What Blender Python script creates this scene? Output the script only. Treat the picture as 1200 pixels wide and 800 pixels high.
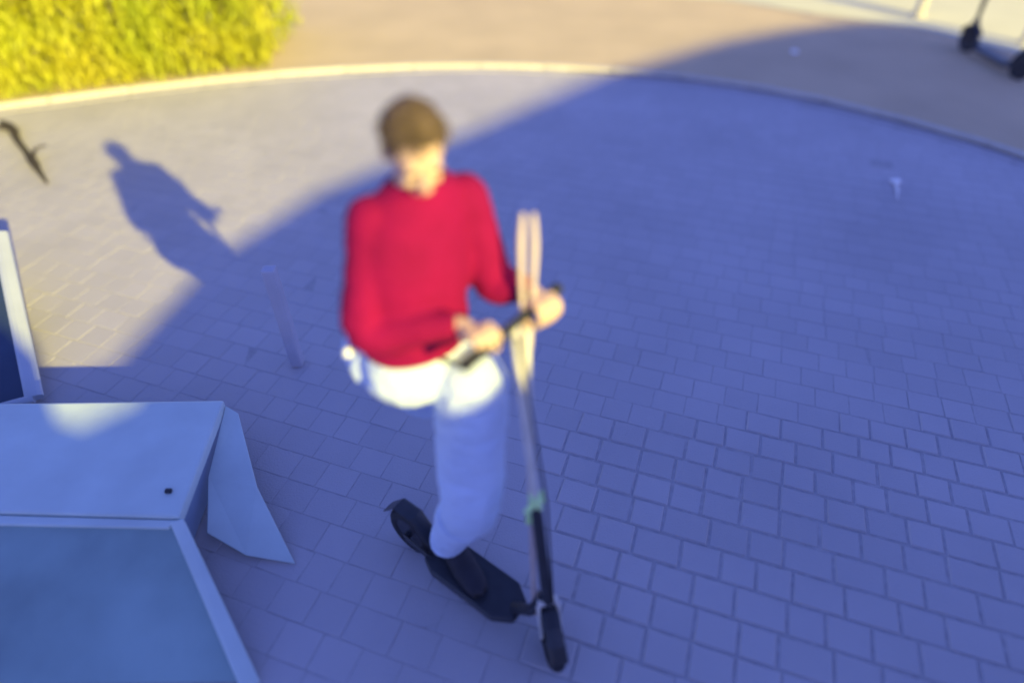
import bpy, bmesh, math, random
from mathutils import Vector, Matrix, Euler, noise
random.seed(7)
V = Vector
sc = bpy.context.scene
for o in list(bpy.data.objects): bpy.data.objects.remove(o)

# ---------------------------------------------------------------- camera, world, sun, exposure
cam_d = bpy.data.cameras.new('camera'); cam = bpy.data.objects.new('camera', cam_d)
sc.collection.objects.link(cam); sc.camera = cam
cam.location = (0, 0, 2.05); cam.rotation_euler = (math.radians(90-42), 0, 0)
cam_d.sensor_width = 36; cam_d.lens = 22.5
cam_d.clip_start = 0.02; cam_d.clip_end = 2000
cam_d.dof.use_dof = True; cam_d.dof.focus_distance = 2.5; cam_d.dof.aperture_fstop = 0.35

SUN_EL = 20.4
sun_to = V((0.647, -0.763, 0)).normalized()*math.cos(math.radians(SUN_EL)) + V((0, 0, math.sin(math.radians(SUN_EL))))
w = bpy.data.worlds.new("World"); sc.world = w; w.use_nodes = True
nt = w.node_tree; nt.nodes.clear()
out = nt.nodes.new('ShaderNodeOutputWorld'); bg = nt.nodes.new('ShaderNodeBackground')
sky = nt.nodes.new('ShaderNodeTexSky'); sky.sky_type = 'NISHITA'; sky.sun_disc = False
sky.sun_elevation = math.radians(SUN_EL); sky.sun_rotation = math.atan2(sun_to.x, sun_to.y)
sky.ozone_density = 3.0; sky.air_density = 1.0; sky.dust_density = 0.3
mul = nt.nodes.new('ShaderNodeMix'); mul.data_type = 'RGBA'; mul.blend_type = 'MULTIPLY'
mul.inputs[0].default_value = 1.0; mul.inputs[7].default_value = (0.99, 0.86, 1.53, 1)
nt.links.new(sky.outputs[0], mul.inputs[6]); nt.links.new(mul.outputs[2], bg.inputs[0])
bg.inputs[1].default_value = 0.102; nt.links.new(bg.outputs[0], out.inputs[0])
sd = bpy.data.lights.new('sun', 'SUN'); sd.energy = 5.0; sd.angle = math.radians(0.9); sd.color = (1.0, 0.84, 0.17)
so = bpy.data.objects.new('sun', sd); sc.collection.objects.link(so)
so.rotation_euler = (-sun_to).to_track_quat('-Z', 'Y').to_euler()
sc.view_settings.view_transform = 'Standard'; sc.view_settings.look = 'None'
sc.view_settings.exposure = 1.15; sc.view_settings.gamma = 1.0

# ---------------------------------------------------------------- materials
def mat(name, col, rough=0.7, var=0.12, scale=8.0, bump=0.0, bscale=80.0, col2=None, metal=0.0, spec=0.4, sheen=0, island=0.0, detail=5):
    m = bpy.data.materials.new(name); m.use_nodes = True
    n = m.node_tree.nodes; l = m.node_tree.links; b = n['Principled BSDF']
    b.inputs['Roughness'].default_value = rough; b.inputs['Metallic'].default_value = metal
    b.inputs['Specular IOR Level'].default_value = spec
    if sheen: b.inputs['Sheen Weight'].default_value = sheen
    tc = n.new('ShaderNodeNewGeometry')
    nz = n.new('ShaderNodeTexNoise'); nz.inputs['Scale'].default_value = scale; nz.inputs['Detail'].default_value = detail
    l.new(tc.outputs['Position'], nz.inputs['Vector'])
    rp = n.new('ShaderNodeValToRGB')
    c2 = col2 or tuple(c*(1+var) for c in col); c1 = col if col2 else tuple(c*(1-var) for c in col)
    rp.color_ramp.elements[0].position = 0.3; rp.color_ramp.elements[1].position = 0.7
    rp.color_ramp.elements[0].color = (*c1, 1); rp.color_ramp.elements[1].color = (*c2, 1)
    l.new(nz.outputs['Fac'], rp.inputs['Fac'])
    last = rp.outputs['Color']
    if island:
        hv = n.new('ShaderNodeHueSaturation'); mr = n.new('ShaderNodeMapRange')
        mr.inputs['To Min'].default_value = 1-island; mr.inputs['To Max'].default_value = 1+island
        oi = n.new('ShaderNodeObjectInfo'); ad = n.new('ShaderNodeMath'); ad.operation = 'ADD'
        fr = n.new('ShaderNodeMath'); fr.operation = 'FRACT'
        l.new(tc.outputs['Random Per Island'], ad.inputs[0]); l.new(oi.outputs['Random'], ad.inputs[1])
        l.new(ad.outputs[0], fr.inputs[0]); l.new(fr.outputs[0], mr.inputs['Value']); l.new(mr.outputs[0], hv.inputs['Value'])
        l.new(last, hv.inputs['Color']); last = hv.outputs['Color']
    l.new(last, b.inputs['Base Color'])
    if bump:
        bz = n.new('ShaderNodeTexNoise'); bz.inputs['Scale'].default_value = bscale; bz.inputs['Detail'].default_value = 4
        l.new(tc.outputs['Position'], bz.inputs['Vector'])
        bp = n.new('ShaderNodeBump'); bp.inputs['Strength'].default_value = bump; bp.inputs['Distance'].default_value = 0.01
        l.new(bz.outputs['Fac'], bp.inputs['Height']); l.new(bp.outputs[0], b.inputs['Normal'])
    return m
M_brick = mat('block paving', (0.42, 0.40, 0.43), 0.6, 0.09, 1.1, 0.25, 160, island=0.035)
M_sand = mat('joint sand', (0.37, 0.355, 0.38), 0.9, 0.12, 30, 0.4, 200)
M_tar = mat('pavement tarmac', (0.55, 0.43, 0.27), 0.85, 0.09, 1.4, 0.4, 220)
M_gutter = mat('dark gutter strip', (0.10, 0.08, 0.09), 0.95, 0.3, 6)
M_earth = mat('far ground', (0.42, 0.38, 0.26), 0.9, 0.15, 0.7, 0.3, 30)
M_kerb = mat('kerb concrete', (0.55, 0.51, 0.45), 0.7, 0.08, 12, 0.3, 120, island=0.05)
M_pale = mat('pale concrete', (0.62, 0.60, 0.42), 0.8, 0.05, 3, 0.2, 90)
M_post = mat('weathered post', (0.50, 0.48, 0.42), 0.7, 0.15, 14, 0.2, 60)
M_box = mat('pale painted metal', (0.50, 0.60, 0.60), 0.45, 0.07, 5, 0.08, 30)
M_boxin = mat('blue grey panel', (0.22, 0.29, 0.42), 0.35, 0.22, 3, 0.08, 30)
M_rampf = mat('ramp blue paint', (0.24, 0.345, 0.35), 0.45, 0.25, 2.2, 0.06, 30)
M_frame = mat('grey blue frame', (.40, .44, .50), .5, .06, 6)
M_glass = mat('dark glass', (0.03, 0.05, 0.10), 0.12, 0.2, 3, spec=0.6)
M_red = mat('red knit', (0.205, 0.002, 0.052), 0.85, 0.12, 9, 0.35, 260, spec=0.15)
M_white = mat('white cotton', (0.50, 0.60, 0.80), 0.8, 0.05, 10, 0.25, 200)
M_skin = mat('skin', (0.56, 0.38, 0.29), 0.55, 0.06, 25, 0.05, 120)
M_hair = mat('brown hair', (0.10, 0.065, 0.04), 0.6, 0.35, 40, 0.8, 150)
M_black = mat('black rubber', (0.02, 0.02, 0.024), 0.6, 0.2, 20, 0.1, 90)
M_shoe = mat('dark trainer', (0.022, 0.02, 0.028), 0.7, 0.2, 20, 0.2, 120)
M_dark = mat('black painted metal', (0.03, 0.032, 0.04), 0.35, 0.15, 20)
M_silver = mat('pale aluminium', (0.66, 0.64, 0.60), 0.35, 0.08, 20, metal=0.2)
M_pink = mat('pale pink pole', (0.52, 0.43, 0.42), 0.5, 0.06, 20)
M_green = mat('lime plastic', (0.62, 0.90, 0.42), 0.4, 0.15, 60)
M_leaf = mat('yellow green leaves', (0.26, 0.33, 0.010), 0.6, 0.3, 1.2, col2=(0.42, 0.37, 0.018), island=0.09)
M_stem = mat('hedge stems', (0.16, 0.12, 0.06), 0.8, 0.2, 20)
M_shadow = mat('cast shadow tone', (0.045, 0.035, 0.03), 0.9, 0.3, 40, 0.6, 100)  # dark tone of the mesh that stands in for a cast shadow
M_wall = mat('house render', (0.55, 0.5, 0.45), 0.85, 0.06, 2, 0.3, 60)
M_tile = mat('roof tile', (0.20, 0.12, 0.09), 0.8, 0.2, 6, 0.3, 60, island=0.15)
M_litter = mat('white litter', (0.85, 0.86, 0.88), 0.6, 0.05, 30)
M_eye = mat('eye', (0.05, 0.04, 0.04), 0.2)
M_lip = mat('lips', (0.5, 0.2, 0.18), 0.5)

# ---------------------------------------------------------------- helpers
def link(o, parent=None):
    sc.collection.objects.link(o)
    if parent: o.parent = parent
    return o
def tag(o, label=None, cat=None, group=None, kind=None):
    if label: o['label'] = label
    if cat: o['category'] = cat
    if group: o['group'] = group
    if kind: o['kind'] = kind
    return o
def empty(name, loc=(0, 0, 0), rz=0.0):
    o = bpy.data.objects.new(name, None); o.location = loc; o.rotation_euler = (0, 0, rz)
    o.empty_display_size = 0.1
    return link(o)
def obj(name, bm, m, parent=None, smooth=False):
    me = bpy.data.meshes.new(name); bm.normal_update(); bm.to_mesh(me); bm.free()
    if m: me.materials.append(m)
    if smooth:
        for p in me.polygons: p.use_smooth = True
    o = bpy.data.objects.new(name, me)
    if parent is not None:                       # meshes are written in world space; keep them there
        o.matrix_parent_inverse = Matrix.Identity(4)
        pl = Matrix.LocRotScale(parent.location, parent.rotation_euler, parent.scale)
        g = parent.parent
        if g is not None: pl = Matrix.LocRotScale(g.location, g.rotation_euler, g.scale) @ pl
        me.transform(pl.inverted())
    return link(o, parent)
def bev(bm, w_, seg=2):
    bmesh.ops.bevel(bm, geom=list(bm.edges), offset=w_, segments=seg, affect='EDGES', profile=0.6)
def box_bm(c, s, rot=None, b=0.0, seg=2):
    bm = bmesh.new(); bmesh.ops.create_cube(bm, size=1)
    bmesh.ops.scale(bm, vec=V(s), verts=bm.verts)
    if b: bev(bm, b, seg)
    if rot is not None: bmesh.ops.rotate(bm, matrix=rot, verts=bm.verts)
    bmesh.ops.translate(bm, vec=V(c), verts=bm.verts)
    return bm
def tube(bm, pts, rad, n=12, cap=True, flat=None):
    """sweep of an (elliptic) section along pts; rad: float or per-point float/(a,b); flat: side axis"""
    pts = [V(p) for p in pts]
    N = len(pts); rings = []
    for i, p in enumerate(pts):
        d = (pts[min(i+1, N-1)]-pts[max(i-1, 0)]).normalized()
        ref = V(flat) if flat is not None else (V((0, 0, 1)) if abs(d.z) < 0.9 else V((1, 0, 0)))
        a = ref - d*ref.dot(d); a.normalize(); b = d.cross(a)
        r = rad[i] if isinstance(rad, (list, tuple)) else rad
        ra, rb = r if isinstance(r, (list, tuple)) else (r, r)
        rings.append([bm.verts.new(p + a*ra*math.cos(2*math.pi*k/n) + b*rb*math.sin(2*math.pi*k/n)) for k in range(n)])
    for i in range(N-1):
        for k in range(n):
            bm.faces.new((rings[i][k], rings[i][(k+1) % n], rings[i+1][(k+1) % n], rings[i+1][k]))
    if cap:
        bm.faces.new(list(reversed(rings[0]))); bm.faces.new(rings[-1])
def ball(bm, c, r, seg=16, rot=None):
    m = Matrix.Translation(V(c))
    if rot is not None: m = m @ rot
    m = m @ Matrix.Diagonal((*(r if isinstance(r, (list, tuple)) else (r, r, r)), 1))
    bmesh.ops.create_uvsphere(bm, u_segments=seg, v_segments=seg//2+2, radius=1, matrix=m)
def spline(pts, k=6):
    """Catmull-Rom through rows of numbers"""
    P = [list(p) for p in pts]; P = [P[0]] + P + [P[-1]]; res = []
    for i in range(1, len(P)-2):
        for j in range(k):
            t = j/k
            res.append([0.5*(2*b+(c-a)*t+(2*a-5*b+4*c-d)*t*t+(3*b-a-3*c+d)*t**3) for a, b, c, d in zip(P[i-1], P[i], P[i+1], P[i+2])])
    res.append(P[-2]); return res
def limb(bm, rows, n=20, k=6, flat=None, ends=True):
    """rows: x,y,z,ra[,rb]; smooth sweep with round ends"""
    rows = [list(r)+[r[3]] if len(r) == 4 else list(r) for r in rows]
    s = spline(rows, k)
    tube(bm, [r[:3] for r in s], [(r[3], r[4]) for r in s], n, True, flat)
    if ends:
        for r in (s[0], s[-1]): ball(bm, r[:3], min(r[3], r[4])*0.98)
def fuse(name, bm, m, parent, voxel=0.006, it=4, wrinkle=0.0, wsc=14.0):
    """voxel-fuse overlapping limbs to one continuous skin"""
    me = bpy.data.meshes.new('tmp'); bm.to_mesh(me); bm.free()
    o = bpy.data.objects.new('tmp', me); sc.collection.objects.link(o)
    r = o.modifiers.new('r', 'REMESH'); r.mode = 'VOXEL'; r.voxel_size = voxel
    s = o.modifiers.new('s', 'SMOOTH'); s.iterations = it; s.factor = 0.5
    dg = bpy.context.evaluated_depsgraph_get(); dg.update()
    new = bpy.data.meshes.new_from_object(o.evaluated_get(dg)); new.name = name
    bpy.data.objects.remove(o); bpy.data.meshes.remove(me)
    if wrinkle:
        nn = [v.normal.copy() for v in new.vertices]
        for v, q in zip(new.vertices, nn):
            p = v.co; a = noise.noise(V((p.x*wsc, p.y*wsc, p.z*wsc*1.9)))
            b = noise.noise(V((p.x*wsc*.5+3, p.y*wsc*.5, p.z*wsc*.7)))
            v.co = p + q*(wrinkle*(1-abs(a)*3.0)*0.7 + wrinkle*b)
    new.materials.clear(); new.materials.append(m)
    for p in new.polygons: p.use_smooth = True
    ob = bpy.data.objects.new(name, new)
    new.transform(Matrix.LocRotScale(parent.location, parent.rotation_euler, parent.scale).inverted())
    return link(ob, parent)
def copy_tree(o, parent=None):
    c = o.copy(); sc.collection.objects.link(c)
    if parent: c.parent = parent
    for ch in list(o.children): copy_tree(ch, c)
    return c

# ---------------------------------------------------------------- setting: ground, driveway, pavement, kerb
def sheet(name, poly, z, m, parent=None):
    bm = bmesh.new(); bm.faces.new([bm.verts.new((x, y, z)) for x, y in poly])
    return obj(name, bm, m, parent)
g = sheet('ground', [(-600, -600), (600, -600), (600, 600), (-600, 600)], -0.06, M_earth); g['kind'] = 'structure'
kerbline = [(-9.0, 2.3), (-7.6, 3.3), (-6.4, 4.02), (-5.2, 4.62), (-4.084, 5.07), (-3.018, 5.494), (-2.012, 5.80), (-0.776, 5.99), (0.1, 5.98), (0.916, 5.86), (1.713, 5.62),
            (2.455, 5.233), (3.113, 4.70), (3.66, 4.08), (4.35, 3.1), (5.0, 2.0), (5.6, 0.8), (6.1, -0.6), (6.5, -2.2)]
kl = [tuple(p) for p in spline(kerbline, 8)]
def kerb_y(x):
    for a, b in zip(kl, kl[1:]):
        if a[0] <= x <= b[0]: return a[1]+(b[1]-a[1])*(x-a[0])/(b[0]-a[0])
    return -99
drive = sheet('driveway', [(x, y) for x, y in reversed(kl)] + [(-9.0, -2.9), (6.5, -2.9)], -0.0034, M_sand)
drive['kind'] = 'structure'
# pavement beyond the kerb
pv = sheet('pavement', [(x, y) for x, y in kl] + [(6.5, -12), (40, -12), (40, 30), (-40, 30), (-40, -6), (-9.2, -6)], 0.016, M_tar)
pv['kind'] = 'structure'
fc = sheet('forecourt', [(1.2, 8.42), (2.5, 8.18), (3.3, 7.65), (4.3, 7.05), (4.72, 6.45), (5.6, 5.2), (9, 1.5), (26, 1.5), (26, 21), (-2, 21), (-1, 9.2)], 0.020, M_pale)
fc['kind'] = 'structure'
kerb = empty('kerb'); kerb['kind'] = 'structure'
# kerb stones follow the curve
acc = [0]
for a, b in zip(kl, kl[1:]): acc.append(acc[-1]+math.dist(a, b))
def at_len(s):
    for i in range(len(kl)-1):
        if acc[i+1] >= s:
            t = (s-acc[i])/(acc[i+1]-acc[i]); return V((kl[i][0]+(kl[i+1][0]-kl[i][0])*t, kl[i][1]+(kl[i+1][1]-kl[i][1])*t, 0))
    return V((*kl[-1], 0))
s = 0.0; L = 0.60
while s + L < acc[-1]:
    p0, p1 = at_len(s+0.004), at_len(s+L-0.004); d = (p1-p0); q = V((-d.y, d.x, 0)).normalized()
    bm = bmesh.new(); W = 0.05; hz = 0.036+random.uniform(-.0015, .0015); ch = 0.010
    vs = []
    for P in (p0, p1):
        vs.append([bm.verts.new(P+q*a+V((0, 0, z))) for a, z in ((-.002, -.05), (-.002, hz-ch), (ch, hz), (W-ch, hz), (W, hz-ch), (W, -.05))])
    for k in range(5): bm.faces.new((vs[0][k], vs[0][k+1], vs[1][k+1], vs[1][k]))
    bm.faces.new(vs[0]); bm.faces.new(list(reversed(vs[1])))
    bmesh.ops.recalc_face_normals(bm, faces=bm.faces)
    obj('kerb_stone', bm, M_kerb, kerb)
    s += L
# block paving
e1 = V((0.945, -0.327, 0)); e2 = V((0.327, 0.945, 0)); ROW = 0.118
def brick_shape(w_, d_, ch=0.005):
    hw, hd = w_/2, d_/2; r = []
    for (x, y, z) in [(hw, hd, -.03), (hw, hd, -ch), (hw-ch, hd-ch, 0)]:
        r.append([(-x, -y, z), (x, -y, z), (x, y, z), (-x, y, z)])
    v = sum(r, []); f = []
    for k in range(2):
        for i in range(4):
            a = k*4+i; b = k*4+(i+1) % 4; f.append((a, b, b+4, a+4))
    f.append((8, 9, 10, 11)); return v, f
widths = [0.118, 0.138, 0.165]
shared = []
for w_ in widths:
    v, f = brick_shape(w_-0.007, ROW-0.007, .005); me = bpy.data.meshes.new('brick'); me.from_pydata(v, [], f); me.materials.append(M_brick); shared.append(me)
cy, sy = math.cos(math.radians(42)), math.sin(math.radians(42))
cells = []
for j in range(-70, 75):
    a = -9.0 + random.uniform(0, .15)
    while a < 8.5:
        k = random.choice((0, 1, 1, 2)); w_ = widths[k]
        c = e1*(a+w_/2) + e2*(j*ROW); a += w_
        if not (-6.6 < c.x < 6.2 and -2.8 < c.y): continue
        ok = all((c+e1*sx*w_/2+e2*sy_*ROW/2).y < kerb_y((c+e1*sx*w_/2+e2*sy_*ROW/2).x)-0.004 for sx in (-1, 1) for sy_ in (-1, 1))
        if not ok: continue
        zc = c.y*cy + 2.05*sy; inview = False; size = 0
        if zc > .1:
            u = 750*c.x/zc; vv = 750*(c.y*sy-2.05*cy)/zc
            inview = abs(u) < 612 and abs(vv) < 412; size = 1/zc
        if c.y < -0.6 and not inview and random.random() < 0: continue
        vis = inview and u > 40 and vv < -90            # the blocks the picture lets one tell apart
        cells.append((vis, size, c, k))
cells.sort(key=lambda t: (not t[0], -t[1]))
base_rz = math.atan2(e1.y, e1.x)
SV, SF = [], []
for i, (vis, size, c, k) in enumerate(cells):
    tilt = Euler((random.gauss(0, .010), random.gauss(0, .010), base_rz+random.gauss(0, .010)))
    loc = c+V((0, 0, random.gauss(0, .0010)))
    if i < 300 and vis:
        o = bpy.data.objects.new('brick', shared[k]); o.location = loc; o.rotation_euler = tilt; link(o, drive)
    else:
        far = True
        if far: tilt = Euler((tilt[0]*.35, tilt[1]*.35, tilt[2])); loc.z = loc.z*.4-.0022
        M = Matrix.LocRotScale(loc, tilt, None); b0 = len(SV)
        v, f = brick_shape(widths[k]-0.004, ROW-0.0035, .0010)
        SV += [tuple(M @ V(p)) for p in v]; SF += [tuple(b0+q for q in fc_) for fc_ in f]
me = bpy.data.meshes.new('brick_field'); me.from_pydata(SV, [], SF); me.materials.append(M_brick)
bf = link(bpy.data.objects.new('brick_field', me), drive); bf['kind'] = 'stuff'
# filler strip of cut setts along the kerb
bm = bmesh.new()
ss = 0.0
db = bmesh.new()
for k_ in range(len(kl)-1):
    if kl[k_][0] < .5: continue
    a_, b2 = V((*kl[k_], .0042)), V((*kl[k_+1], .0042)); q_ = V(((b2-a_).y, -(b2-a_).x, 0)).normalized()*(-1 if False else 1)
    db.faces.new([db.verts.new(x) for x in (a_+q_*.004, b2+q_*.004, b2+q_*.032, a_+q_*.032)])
gd = obj('gutter_strip', db, M_gutter, drive); gd['kind'] = 'stuff'  # thin dark strip at the kerb foot, right-hand stretch only
while ss + .2 < acc[-1]:
    p0, p1 = at_len(ss+.003), at_len(ss+.197); d = (p1-p0); q = V((d.y, -d.x, 0)).normalized()
    vs = [bm.verts.new(x) for x in (p0+q*.004, p1+q*.004, p1+q*.10, p0+q*.10)]
    for v_ in vs: v_.co.z = 0.003
    lo = [bm.verts.new(v_.co-V((0, 0, .03))) for v_ in vs]
    bm.faces.new(vs)
    for k in range(4): bm.faces.new((vs[k], vs[(k+1) % 4], lo[(k+1) % 4], lo[k]))
    ss += .2
bmesh.ops.recalc_face_normals(bm, faces=bm.faces)
ec = obj('edge_course', bm, M_brick, drive); ec['kind'] = 'stuff'

# ---------------------------------------------------------------- the house behind the camera (it casts the big shade)
hy = -2.0
S = sun_to
def caster(P, y=hy):
    t = (y-P[1])/S.y; return (P[0]+S.x*t, S.z*t)
edge = [(-4.4, 2.7), (-2.6, 2.55), (-2.28, 2.28), (-2.10, 2.03), (-1.98, 1.99), (-1.83, 2.12), (-1.67, 2.993), (-1.26, 3.719), (-0.259, 4.7), (0.755, 5.79), (2.0, 6.72), (2.85, 7.14), (3.6, 7.38), (4.25, 7.34), (4.75, 6.72), (5.6, 5.6), (7.6, 2.5)]
prof = [caster(P) for P in edge]
house = empty('house', (prof[8][0], hy, 0))
tag(house, 'rendered house behind the viewer whose roof line throws the long shade over the drive', 'house')
def prism(prof, y0, y1):
    bm = bmesh.new(); pts = [(prof[0][0], 0)] + prof + [(prof[-1][0], 0)]
    a = [bm.verts.new((x, y0, z)) for x, z in pts]; b = [bm.verts.new((x, y1, z)) for x, z in pts]
    bm.faces.new(a); bm.faces.new(list(reversed(b)))
    for i in range(len(a)): bm.faces.new((a[i], b[i], b[(i+1) % len(a)], a[(i+1) % len(a)]))
    bmesh.ops.recalc_face_normals(bm, faces=bm.faces); return bm
obj('wall', prism(prof, hy, hy-4.0), M_wall, house)
bm = bmesh.new()
rp = [(x, z+.004) for x, z in prof]
vs0 = [bm.verts.new((x, hy-0.02, z)) for x, z in rp]; vs1 = [bm.verts.new((x, hy-4.1, z)) for x, z in rp]
vs2 = [bm.verts.new((x, hy-0.02, z-.08)) for x, z in rp]; vs3 = [bm.verts.new((x, hy-4.1, z-.08)) for x, z in rp]
for i in range(len(rp)-1):
    bm.faces.new((vs0[i], vs1[i], vs1[i+1], vs0[i+1])); bm.faces.new((vs2[i], vs2[i+1], vs3[i+1], vs3[i])); bm.faces.new((vs0[i], vs0[i+1], vs2[i+1], vs2[i]))
obj('roof', bm, M_tile, house)
for x, z in ((6.2, 1.2), (8.6, 1.2), (10.2, 1.2)):
    wf = obj('window', box_bm((x, hy+.02, z+.35), (1.1, .06, 1.2), b=.01), M_box, house)
    obj('pane', box_bm((x, hy+.055, z+.35), (.98, .012, 1.08)), M_glass, wf)

# ---------------------------------------------------------------- hedge
hg = empty('hedge', (-3.6, 6.3, 0)); tag(hg, 'sunlit yellow-green hedge of upright leaves behind the pale kerb', 'hedge')
HV, HF = [], []
def hedge_front(x):            # front foot follows the kerb
    return kerb_y(x)+0.07
rnd = random.Random(3)
for i in range(52000):
    x = rnd.uniform(-6.6, -2.16); dpt = rnd.random()**1.8*1.3
    y = hedge_front(x)+dpt + .05; zt = 1.35 + .12*noise.noise(V((x*2, y*2, 0)))
    z = rnd.random()*zt + .0
    y -= .10*noise.noise(V((x*4, z*3, 1.3)))+.04*noise.noise(V((x*13, z*3, 5))); x2 = min(x, -2.13+.07*noise.noise(V((y*5, z*5, 0))))
    if noise.noise(V((x*6, y*6, z*2.2))) < -.45 and dpt < .2: continue
    ln = rnd.uniform(.06, .15); wd = rnd.uniform(.006, .013)
    d = V((rnd.gauss(0, .28), rnd.gauss(-.12, .28), rnd.choice((1, 1, -.8)))).normalized()
    sd_ = d.cross(V((rnd.gauss(0, 1), rnd.gauss(0, 1), .1))).normalized()*wd
    p = V((x2, y, z)); q = p+d*ln*.5+V((0, 0, .0)); e = p+d*ln+V((0, -ln*.2, -ln*.12)); b0 = len(HV)
    if e.z < .017: continue
    HV += [tuple(p), tuple(q+sd_), tuple(e), tuple(q-sd_)]; HF += [(b0, b0+1, b0+2, b0+3)]
me = bpy.data.meshes.new('leaves'); me.from_pydata(HV, [], HF); me.materials.append(M_leaf)
me.transform(Matrix.Translation((3.6, -6.3, 0)))
lo = link(bpy.data.objects.new('leaves', me), hg); lo['kind'] = 'stuff'
bm = bmesh.new()
for i in range(150):
    x = rnd.uniform(-6.5, -2.25); y = hedge_front(x)+rnd.uniform(.15, 1.2)
    tube(bm, [(x, y, .0), (x+rnd.gauss(0, .04), y+rnd.gauss(0, .04), .6), (x+rnd.gauss(0, .08), y+rnd.gauss(0, .08), 1.25)], [.012, .008, .004], 5)
st = obj('stems', bm, M_stem, hg); st['kind'] = 'stuff'

# ---------------------------------------------------------------- low painted platform with a sloping ramp, near left corner
bh = .20
bx = empty('ramp_platform', (-1.5, 1.3, 0))
tag(bx, 'low pale blue platform with sloping ramp and side flap in the near left corner', 'ramp')
def solid(top, t, m, name, b=.004, down=None):
    """thick polygonal board under the given top outline"""
    bm = bmesh.new(); top = [V(p) for p in top]
    n_ = (top[1]-top[0]).cross(top[2]-top[0]).normalized(); n_ = n_ if n_.z > 0 else -n_
    if down is not None: n_ = V(down)
    T = [bm.verts.new(p) for p in top]; Bq = [bm.verts.new(p-n_*t) for p in top]
    bm.faces.new(T); bm.faces.new(list(reversed(Bq)))
    for k in range(len(T)): bm.faces.new((T[k], Bq[k], Bq[(k+1) % len(T)], T[(k+1) % len(T)]))
    bmesh.ops.recalc_face_normals(bm, faces=bm.faces)
    if b: bev(bm, b, 2)
    return obj(name, bm, m, bx)
solid([(-2.25, 1.225, bh), (-1.103, 1.188, bh), (-1.130, 1.712, bh), (-2.25, 1.69, bh)], .045, M_box, 'top', .010)
solid([(-2.40, .72, .030), (-.800, .735, .030), (-1.135, 1.178, bh-.022), (-2.25, 1.213, bh-.022)], .020, M_rampf, 'ramp_board')
solid([(-.798, .715, .038), (-.745, .735, .032), (-1.090, 1.186, bh-.004), (-1.134, 1.175, bh-.008)], .026, M_box, 'edge_strip', .007)
solid([(-2.25, 1.220, bh-.012), (-2.25, 1.183, bh-.014), (-1.135, 1.156, bh-.016), (-1.11, 1.184, bh-.012)], .016, M_box, 'front_lip', .005)
solid([(-1.145, 1.21, bh-.047), (-1.130, 1.21, bh-.047), (-1.148, 1.70, bh-.047), (-1.163, 1.70, bh-.047)], .150, M_boxin, 'side_panel', .003, (0, 0, 1))
solid([(-1.125, 1.700, bh-.02), (-1.070, 1.670, bh-.030), (-.930, 1.380, .095), (-.748, 1.128, .006), (-.920, 1.150, .022), (-1.070, 1.220, .050), (-1.120, 1.42, .10)], .007, M_box, 'side_flap', .002)
for x, y in ((-1.18, 1.66), (-2.2, 1.64), (-1.18, 1.26), (-2.2, 1.27)):
    obj('leg', box_bm((x, y, .077), (.04, .04, .154), b=.004), M_box, bx)
obj('knob', box_bm((-1.175, 1.285, bh+.006), (.022, .016, .014), b=.004), M_dark, bx)
# low glazed frame at the left edge, raised on two short legs at its far end
pn = empty('glazed_frame', (-2.4, 2.2, 0))
tag(pn, 'low dark glass lid in a pale frame sloping up beyond the ramp, far left', 'glass lid')
pa, pb = V((-2.03, 1.86, .05)), V((-2.60, 2.78, .28)); lx = V((-.90, -.42, 0)).normalized()
for p, q, r in ((pa, pb, (.036, .018)), (pa, pa+lx*.7, (.024, .016)), (pb, pb+lx*.7, (.024, .016)), (pa+lx*.7, pb+lx*.7, (.03, .018))):
    bm = bmesh.new(); tube(bm, [p, q], [r]*2, 12, True, (q-p).cross(Z_).cross(Z_) if False else V((-(q-p).y, (q-p).x, 0))); obj('frame_bar', bm, M_frame, pn)
nrm = (pb-pa).cross(lx).normalized(); nrm = nrm if nrm.z > 0 else -nrm
bm = bmesh.new(); c4 = [pa, pb, pb+lx*.7, pa+lx*.7]
v = [bm.verts.new(p+nrm*.006) for p in c4]+[bm.verts.new(p+nrm*.001) for p in c4]; bm.faces.new(v[:4]); bm.faces.new(v[4:])
for k in range(4): bm.faces.new((v[k], v[(k+1) % 4], v[4+(k+1) % 4], v[4+k]))
bmesh.ops.recalc_face_normals(bm, faces=bm.faces); obj('glass', bm, M_glass, pn)
for p in (pb+lx*.12-(pb-pa)*.1, pb+lx*.6-(pb-pa)*.1, pa+lx*.1+(pb-pa)*.06, pa+lx*.6+(pb-pa)*.06):
    bm = bmesh.new(); tube(bm, [(p.x, p.y, 0), (p.x, p.y, p.z-.012)], .014, 10); obj('leg', bm, M_frame, pn)

# short pale post standing on the drive beyond the stand
bm = box_bm((-.985, 2.12, .27), (.055, .05, .54), rot=None, b=.01, seg=2)
p_ = obj('marker_post', bm, mat('faded blue post', (.42, .42, .50), .6, .06, 8), None)
tag(p_, 'short pale blue-white post standing in the shade left of the rider', 'post')

# dark branch-shaped mesh standing in for a cast shadow on the paving
bm = bmesh.new()
tw = [(-3.87, 4.72, .03, .022), (-3.72, 4.60, .035, .034), (-3.60, 4.44, .03, .024), (-3.42, 4.24, .03, .020), (-3.28, 4.08, .03, .030), (-3.17, 3.95, .03, .018), (-3.03, 3.79, .03, .009)]
limb(bm, tw, 8, 4)
limb(bm, [(-3.72, 4.60, .035, .02), (-3.86, 4.60, .05, .012), (-4.02, 4.63, .03, .006)], 6, 3)
limb(bm, [(-3.28, 4.08, .03, .016), (-3.32, 4.20, .06, .010), (-3.30, 4.30, .05, .005)], 6, 3)
tg = obj('shadow_branch', bm, M_shadow, None, True)
tag(tg, 'thin dark branch-shaped stand-in for a cast shadow on the sunlit paving, left edge', 'shadow shape')

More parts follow.
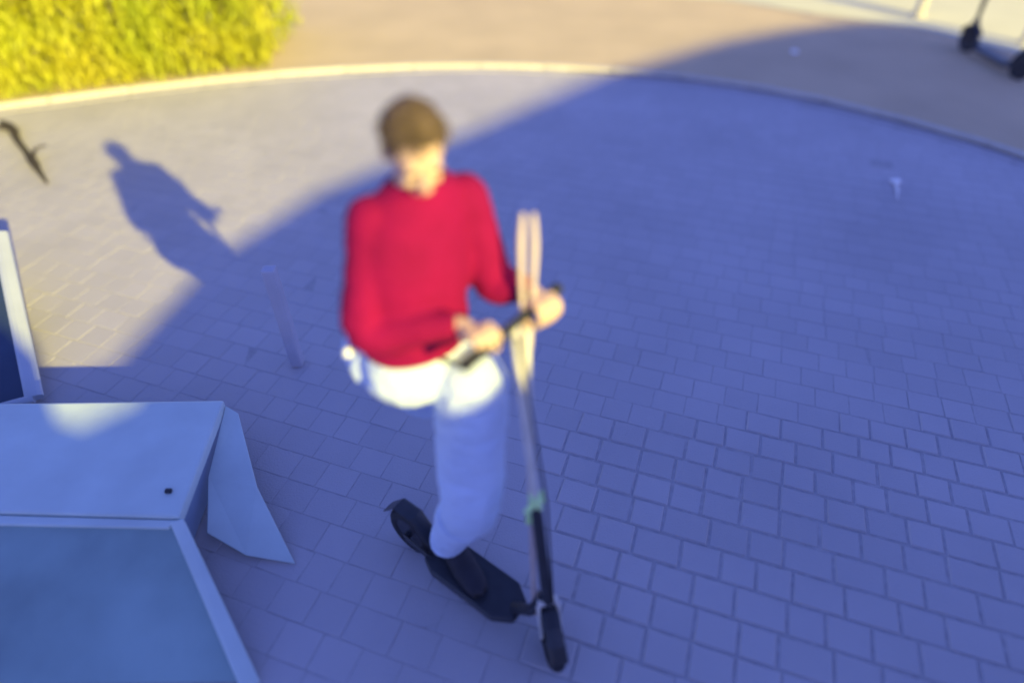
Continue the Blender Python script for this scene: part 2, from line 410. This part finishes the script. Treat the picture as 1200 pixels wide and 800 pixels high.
# litter
def scrap(name, c, s, m, seed):
    bm = bmesh.new(); ball(bm, (0, 0, 0), (s, s*.8, s*.45), 10); r = random.Random(seed)
    for v_ in bm.verts: v_.co *= r.uniform(.7, 1.25)
    bmesh.ops.translate(bm, vec=V(c)+V((0, 0, s*.4)), verts=bm.verts); return bm
b_ = scrap('x', (2.53, 3.84, 0), .032, M_litter, 1)
tube(b_, [(2.52, 3.82, .012), (2.49, 3.72, .008), (2.44, 3.62, .008)], [.009, .006, .003], 6)
tag(obj('litter_scrap', b_, M_litter), 'crumpled white scrap with a thin tail on the shaded paving at right', 'litter')
tag(obj('litter_scrap', scrap('x', (2.675, 6.335, .018), .035, M_litter, 2), M_litter), 'small round white scrap on the shaded pavement beyond the kerb', 'litter')

# ---------------------------------------------------------------- far posts by the forecourt
for (x, y, wd, lab) in ((4.42, 7.55, .10, 'faded grey post at the forecourt edge, left of the parked black scooter'),
                        (5.02, 6.62, .07, 'slim grey post at the right edge of the picture behind the parked scooter')):
    t = empty('bollard', (x, y, .02)); tag(t, lab, 'bollard', 'posts at the edge of the pale forecourt')
    bm = bmesh.new(); tube(bm, [(x, y, .018), (x, y, .95)], [wd/2, wd/2*.92], 16); obj('post', bm, M_post, t, False)
    bm = bmesh.new(); ball(bm, (x, y, .955), (wd/2, wd/2, wd*.3), 14); obj('cap', bm, M_pale, t, True)
    bm = bmesh.new(); tube(bm, [(x, y, .016), (x, y, .035)], wd*.85, 16); obj('base_plate', bm, M_post, t)
# ---------------------------------------------------------------- scooter builder
def wheel_parts(root, c, ax, R=.10, wdt=.024):
    ax = V(ax).normalized(); c = V(c); u = V((0, 0, 1)); q = ax.cross(u).normalized()
    bm = bmesh.new(); n = 28; m_ = 10; rt = wdt; rings = []
    for i in range(n):
        a = 2*math.pi*i/n; rd = q*math.cos(a)+u*math.sin(a)
        rings.append([bm.verts.new(c+rd*(R-rt)+rd*rt*math.cos(2*math.pi*k/m_)+ax*rt*math.sin(2*math.pi*k/m_)) for k in range(m_)])
    for i in range(n):
        for k in range(m_): bm.faces.new((rings[i][k], rings[i][(k+1) % m_], rings[(i+1) % n][(k+1) % m_], rings[(i+1) % n][k]))
    bmesh.ops.recalc_face_normals(bm, faces=bm.faces)
    wh = obj('wheel', bm, M_black, root, True)
    bm = bmesh.new(); tube(bm, [c-ax*wdt*.7, c+ax*wdt*.7], R-rt*1.6, 20); tube(bm, [c-ax*.035, c+ax*.035], .012, 10); obj('rim', bm, M_dark, wh)
def scooter(name, F, B, top, label, stem_mats, bar_half=.2, group=None, steer=None):
    F, B, top = V(F), V(B), V(top); f = (F-B); f.z = 0; f.normalize(); l = V((-f.y, f.x, 0))
    R = F.z
    root = empty(name, (F.x*.5+B.x*.5, F.y*.5+B.y*.5, 0)); tag(root, label, 'scooter', group)
    sf = f if group is None and name and steer is None else V(steer).normalized(); sl = V((-sf.y, sf.x, 0))
    wheel_parts(root, F, sl, R); wheel_parts(root, B, l, R)
    st = (top-F).normalized(); neck = F+st*(R+.05)
    ar = sl*.030
    bm = bmesh.new()
    for sgn in (-1, 1): tube(bm, [F+ar*sgn, F+ar*sgn+st*(R+.03), neck+ar*sgn*.5+st*.02], [(.011, .006)]*3, 8, True, sf)
    tube(bm, [neck+st*.00-ar, neck+ar], .013, 8)
    obj('fork', bm, stem_mats[2], root)
    bm = bmesh.new(); fd = []
    for k in range(7):
        a = math.radians(20+k*22); fd.append(F + (st*math.sin(a)+sf*math.cos(a)*1.0)*(R+.016))
    tube(bm, fd, [(.006, .026)]*7, 8, True, st); obj('mudguard', bm, M_dark, root)
    mid = neck.lerp(top, .42)
    bm = bmesh.new(); tube(bm, [neck, mid], .016, 14); obj('lower_stem', bm, stem_mats[0], root, False)
    bm = bmesh.new(); tube(bm, [mid, top], .011, 14); obj('upper_stem', bm, stem_mats[1], root, False)
    bm = box_bm((0, 0, 0), (.036, .036, .045), b=.006); bmesh.ops.translate(bm, vec=mid, verts=bm.verts)
    tube(bm, [mid-l*.045, mid+l*.04], .007, 8); obj('stem_clamp', bm, M_green if stem_mats[0] is M_dark and group is None else M_dark, root)
    bm = bmesh.new(); tube(bm, [top-l*bar_half, top+l*bar_half], .012, 12); hb = obj('handlebar', bm, M_dark, root)
    for sg in (-1, 1):
        bm = bmesh.new(); tube(bm, [top+l*sg*(bar_half-.10), top+l*sg*(bar_half+.005)], .0155, 12); obj('grip', bm, M_black, hb)
    a = F-f*.12; a.z = .095; b = B+f*.10; b.z = .085
    bm = bmesh.new(); tube(bm, [b, a], [(.012, .062)]*2, 4, True, (0, 0, 1)); bm.free()
    bm = bmesh.new(); hw = .072
    pr = [(b, .05), (b+f*.05, hw), (a-f*.06, hw), (a, .035)]
    T = [bm.verts.new(p+l*w_+V((0, 0, .014))) for p, w_ in pr]+[bm.verts.new(p-l*w_+V((0, 0, .014))) for p, w_ in reversed(pr)]
    Bo = [bm.verts.new(v_.co-V((0, 0, .032))) for v_ in T]
    bm.faces.new(T); bm.faces.new(list(reversed(Bo)))
    for k in range(len(T)): bm.faces.new((T[k], Bo[k], Bo[(k+1) % len(T)], T[(k+1) % len(T)]))
    bmesh.ops.recalc_face_normals(bm, faces=bm.faces); bev(bm, .004, 1); obj('deck', bm, M_dark, root)
    bm = bmesh.new(); tube(bm, [a-f*.03+V((0, 0, .0)), a+f*.04+V((0, 0, .07)), neck+st*.03], [(.020, .016)]*3, 10, True, l); obj('neck', bm, M_dark, root)
    bm = bmesh.new()
    for sg in (-1, 1): tube(bm, [b+l*.036*sg+f*.03, B+l*.036*sg], [(.014, .005)]*2, 8, True, (0, 0, 1))
    tube(bm, [b+f*.02+V((0, 0, .02)), B+V((0, 0, R+.016))+f*.03, B+V((0, 0, R+.012))-f*.05, B-f*(R+.01)+V((0, 0, .04))], [(.004, .028)]*4, 8, True, (0, 0, 1))
    obj('rear_fender', bm, M_dark, root)
    bm = bmesh.new(); tube(bm, [neck+f*.02, mid+f*.03+l*.01, top+f*.035-l*.03, top-l*.08+f*.01], [.0035]*4, 6); obj('brake_cable', bm, M_black, root)
    return root
FW, BW, TOPS = (.120, .840, .10), (-.340, 1.20, .10), (.004, 1.107, 1.105)
scooter('push_scooter', FW, BW, TOPS, 'slim kick scooter with pale upper stem and black wheels under the rider in red', (M_dark, M_silver, M_silver), .17, steer=(.20, -.98, 0))
scooter('push_scooter', (4.33, 6.42, .118), (4.40, 5.70, .118), (4.22, 6.30, 1.08), 'black kick scooter parked by the bright forecourt at the top right corner', (M_dark, M_silver, M_dark), .2)

# ---------------------------------------------------------------- long pale pole held against the handlebar
pl = empty('pole', (.05, .87, 0)); tag(pl, 'long slim pale pole with a green collar held upright beside the scooter stem', 'pole')
pb0, pt0 = V((.068, .900, .14)), V((.022, 1.22, 1.350))
dirp = (pt0-pb0)
bm = bmesh.new(); tube(bm, [pb0, pb0+dirp*.25, pb0+dirp*.52], [.009, .009, .010], 12); obj('lower_tube', bm, M_pink, pl, False)
bm = bmesh.new(); tube(bm, [pb0+dirp*.52, pb0+dirp*.76], [.011, .011], 12); obj('upper_tube', bm, M_silver, pl, False)
for sg in (-1, 1):
    bm = bmesh.new(); a = pb0+dirp*.72
    limb(bm, [(a.x+sg*.007, a.y, a.z, .007), (a.x+sg*.011, a.y+.03, a.z+.10, .007), (a.x+sg*.014, a.y+.05, a.z+.18, .008), (a.x+sg*.015, a.y+.07, a.z+.25, .009), (a.x+sg*.012, a.y+.09, a.z+.31, .006)], 12, 5)
    obj('prong', bm, M_pink, pl, True)
bm = box_bm((0, 0, 0), (.034, .030, .05), b=.006); bmesh.ops.translate(bm, vec=pb0+dirp*.30, verts=bm.verts)
tube(bm, [pb0+dirp*.33+V((.014, 0, 0)), pb0+dirp*.33+V((.03, 0, .03))], .009, 8); obj('collar', bm, M_green, pl)
bm = bmesh.new(); ball(bm, pb0, (.015, .015, .02), 12); obj('foot_cap', bm, M_pink, pl, True)

# ---------------------------------------------------------------- the rider
f = V((.60, -.80, 0)).normalized(); l = V((.80, .60, 0))
pr = empty('person', (-.2, 1.12, 0)); tag(pr, 'person in a red jumper and white trousers riding a scooter on the shaded paving', 'person')
Z = V((0, 0, 1))
pel = V((-.235, 1.19, .92)); chest = V((-.220, 1.21, 1.21)); neckb = V((-.202, 1.235, 1.408)); hd = V((-.193, 1.200, 1.482)); HS = .80
shR, shL = V((-.300, 1.185, 1.335)), V((-.108, 1.280, 1.335))
elR, elL = V((-.330, 1.09, 1.10)), V((-.045, 1.25, 1.12))
hR, hL = V((-.066, 1.052, 1.105)), V((.074, 1.162, 1.105))
wrR, wrL = hR-f*.060+Z*.015-l*.02, hL-f*.060+Z*.018+l*.004
hipL, knL, anL = V((-.105, 1.13, .87)), V((-.118, 1.04, .50)), V((-.215, 1.12, .17))
hipR, knR, anR = V((-.285, 1.20, .88)), V((-.265, 1.38, .58)), V((-.245, 1.66, .44))
bl = lambda p, *r: (*p, *r)
def hand(bm, c, inner):
    # palm behind and over the bar, four fingers wrapped over it, thumb under it from the inner side
    P = lambda a, o, z: c+l*a+f*o+Z*z
    limb(bm, [bl(P(-.030, -.022, .010), .014), bl(P(0, -.026, .012), .017), bl(P(.028, -.022, .008), .014)], 12, 3)
    limb(bm, [bl(P(-.026, -.010, .024), .011), bl(P(.026, -.010, .024), .011)], 12, 3)
    for a, k in ((-.030, .92), (-.0105, 1.04), (.0095, 1.0), (.029, .84)):
        limb(bm, [bl(P(a, -.014, .025), .0092*k), bl(P(a, .012, .0275*k), .0090*k), bl(P(a, .0285*k, .008), .0085*k), bl(P(a, .022*k, -.020*k), .0080*k), bl(P(a, .000, -.0265*k), .0072*k)], 10, 4)
    limb(bm, [bl(P(inner*.030, -.030, .000), .0120), bl(P(inner*.044, -.020, -.020), .0105), bl(P(inner*.038, .000, -.027), .0092), bl(P(inner*.028, .018, -.024), .0080)], 10, 4)
bm = bmesh.new()
yaw = Matrix.Rotation(math.atan2(.38, .92), 4, 'Z')      # local -y looks along the face direction
tiltm = yaw @ Matrix.Rotation(math.radians(30), 4, 'X')
H = lambda x, y, z: hd + (tiltm @ V((x, y, z)))*HS
def hball(bm, c, r, seg=16, rot=None):
    ball(bm, c, [q*HS for q in r] if isinstance(r, (list, tuple)) else r*HS, seg, rot)
hball(bm, H(0, .012, .022), (.070, .088, .082), 24, tiltm)
hball(bm, H(0, -.020, -.035), (.052, .062, .072), 20, tiltm)
hball(bm, H(0, -.040, -.088), (.026, .026, .020), 14, tiltm)          # chin
limb(bm, [bl(H(0, -.080, .012), .008), bl(H(0, -.094, -.012), .010), bl(H(0, -.100, -.022), .012)], 10, 3)   # nose
for sg in (-1, 1):
    hball(bm, H(sg*.011, -.086, -.024), .009, 10, tiltm)
    hball(bm, H(sg*.071, .012, -.010), (.010, .020, .032), 12, tiltm)  # ears
    hball(bm, H(sg*.030, -.066, -.030), (.022, .016, .018), 12, tiltm)
    hball(bm, H(sg*.028, -.072, .024), (.022, .010, .008), 12, tiltm)
hball(bm, H(0, -.080, -.052), (.022, .010, .010), 12, tiltm)
limb(bm, [bl(H(0, .015, -.05), .044, .043), bl(neckb+V((0, 0, .02)), .044, .044), bl(neckb-V((0, 0, .06)), .060, .055)], 18, 4)
# trunk and limbs below the clothes, joined in the same skin
limb(bm, [bl(neckb-Z*.04, .055, .09), bl((shR+shL)/2-Z*.03, .07, .125), bl(chest, .08, .12), bl(pel+Z*.14, .072, .10), bl(pel, .085, .12)], 20, 5, flat=f)
for s_, e_, w_ in ((shR, elR, wrR), (shL, elL, wrL)):
    limb(bm, [bl(s_, .042), bl(s_.lerp(e_, .5), .036), bl(e_, .031), bl(e_.lerp(w_, .4), .029), bl(w_, .021), bl(w_+(f*.035), .019)], 14, 5)
for a_, k_, n_ in ((hipR, knR, anR), (hipL, knL, anL)):
    limb(bm, [bl(a_, .070), bl(a_.lerp(k_, .5), .060), bl(k_, .045), bl(k_.lerp(n_, .35), .044), bl(n_, .028)], 14, 5)
hand(bm, hR, 1); hand(bm, hL, -1)
fuse('body', bm, M_skin, pr, .0036, 3)
# eyes, mouth
bm = bmesh.new()
bm.free()
for sg in (-1, 1):
    bm = bmesh.new(); hball(bm, H(sg*.028, -.0745, .006), (.013, .008, .0065), 12, tiltm); obj('eye', bm, M_eye, pr, True)
bm = bmesh.new(); limb(bm, [bl(H(-.022, -.083, -.055), .004), bl(H(0, -.091, -.053), .0055), bl(H(.022, -.083, -.055), .004)], 8, 4); obj('lips', bm, M_lip, pr, True)
# hair: cap plus many short strands
bm = bmesh.new()
hball(bm, H(0, .022, .036), (.078, .090, .082), 24, tiltm); hball(bm, H(0, .050, -.005), (.070, .062, .070), 20, tiltm)
for v_ in list(bm.verts):
    q = (tiltm.inverted() @ (v_.co-hd))/HS
    if q.y < -.045 and q.z < .055: v_.co = H(q.x*.8, q.y+.035, q.z)
fuse('hair', bm, M_hair, pr, .005, 2, wrinkle=.004, wsc=60)
hairo = pr.children[-1]
bm = bmesh.new(); rh = random.Random(5)
for i in range(900):
    th = rh.uniform(0, 2*math.pi); ph = rh.uniform(-.15, math.pi/2)
    d = V((math.cos(th)*math.cos(ph), math.sin(th)*math.cos(ph), math.sin(ph)))
    if d.y < -.35 and d.z < .45: continue
    p = V((d.x*.078, .022+d.y*.090, .036+d.z*.082)); e = p+d*.010+V((rh.gauss(0, .008), -.012+rh.gauss(0, .008), -.014))
    a, b = H(*p), H(*e); s_ = (b-a).cross(V((rh.gauss(0, 1), rh.gauss(0, 1), rh.gauss(0, 1)))).normalized()*.0022
    bm.faces.new([bm.verts.new(a-s_), bm.verts.new(a+s_), bm.verts.new(b)])
so_ = obj('loose_strands', bm, M_hair, pr); so_['kind'] = 'stuff'
# jumper
bm = bmesh.new()
limb(bm, [bl(neckb-Z*.005, .056, .060), bl(neckb-Z*.032, .068, .10), bl((shR+shL)/2-Z*.02, .088, .135), bl(chest, .108, .148), bl(pel+Z*.20, .105, .135), bl(pel+Z*.10, .112, .140), bl(pel+Z*.075, .110, .138)], 24, 5, flat=f, ends=False)
for s_, e_, w_ in ((shR, elR, wrR), (shL, elL, wrL)):
    limb(bm, [bl(s_-Z*.002, .055), bl(s_.lerp(e_, .5), .053), bl(e_, .050), bl(e_.lerp(w_, .5), .043), bl(e_.lerp(w_, .85), .034)], 18, 5)
fuse('jumper', bm, M_red, pr, .0065, 6, wrinkle=.003, wsc=11)
# trousers
bm = bmesh.new()
limb(bm, [bl(pel+Z*.09, .098, .130), bl(pel+Z*.03, .118, .150), bl(pel-Z*.02, .120, .150), bl(pel-Z*.06, .10, .13)], 22, 4, flat=f, ends=False)
ball(bm, pel-f*.075-l*.05+Z*.0, (.12, .115, .095), 20)
limb(bm, [bl(hipL+Z*.02, .098), bl(hipL.lerp(knL, .5), .092), bl(knL, .084), bl(knL.lerp(anL, .4), .074), bl(anL-Z*.005, .054)], 18, 5)
limb(bm, [bl(hipR+Z*.02, .095), bl(hipR.lerp(knR, .5), .082), bl(knR, .070), bl(knR.lerp(anR, .5), .062), bl(anR, .052)], 18, 5)
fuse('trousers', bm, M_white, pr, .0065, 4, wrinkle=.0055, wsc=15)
# shoes
def shoe(an, d, up, name='shoe'):
    d = V(d).normalized(); up = V(up).normalized(); c = V(an)
    bm = bmesh.new(); s_ = d.cross(up)
    limb(bm, [bl(c-d*.050-up*.03, .036, .036), bl(c-up*.028, .038, .037), bl(c+d*.07-up*.040, .028, .042), bl(c+d*.14-up*.048, .020, .040), bl(c+d*.175-up*.050, .014, .028)], 16, 5, flat=up)
    limb(bm, [bl(c-up*.02, .040), bl(c+up*.03, .038)], 14, 3)
    o = fuse(name, bm, M_shoe, pr, .006, 3)
    bm = bmesh.new(); tube(bm, [c-d*.075-up*.062, c-up*.064, c+d*.08-up*.064, c+d*.175-up*.062], [(.008, .030), (.009, .036), (.009, .042), (.008, .026)], 14, True, up)
    me_ = obj('sole', bm, M_black, None, True); me_.data.transform(Matrix.Translation(-pr.location)); me_.parent = o
shoe(V((-.195, 1.11, .178)), (.55, -.83, 0), (0, 0, 1))
shoe(anR, (.15, .35, -.92), (-.30, .87, .38))
# drawcord and white tag at the hem
bm = bmesh.new(); limb(bm, [bl(pel+f*.118+l*.0+Z*.085, .006), bl(pel+f*.132+l*.035+Z*.06, .005), bl(pel+f*.130+l*.06+Z*.035, .004)], 8, 4); obj('drawcord', bm, M_dark, pr, True)
bm = bmesh.new(); ball(bm, pel-l*.165-f*.05+Z*.075, (.012, .012, .014), 12); obj('hem_toggle', bm, M_litter, pr, True)
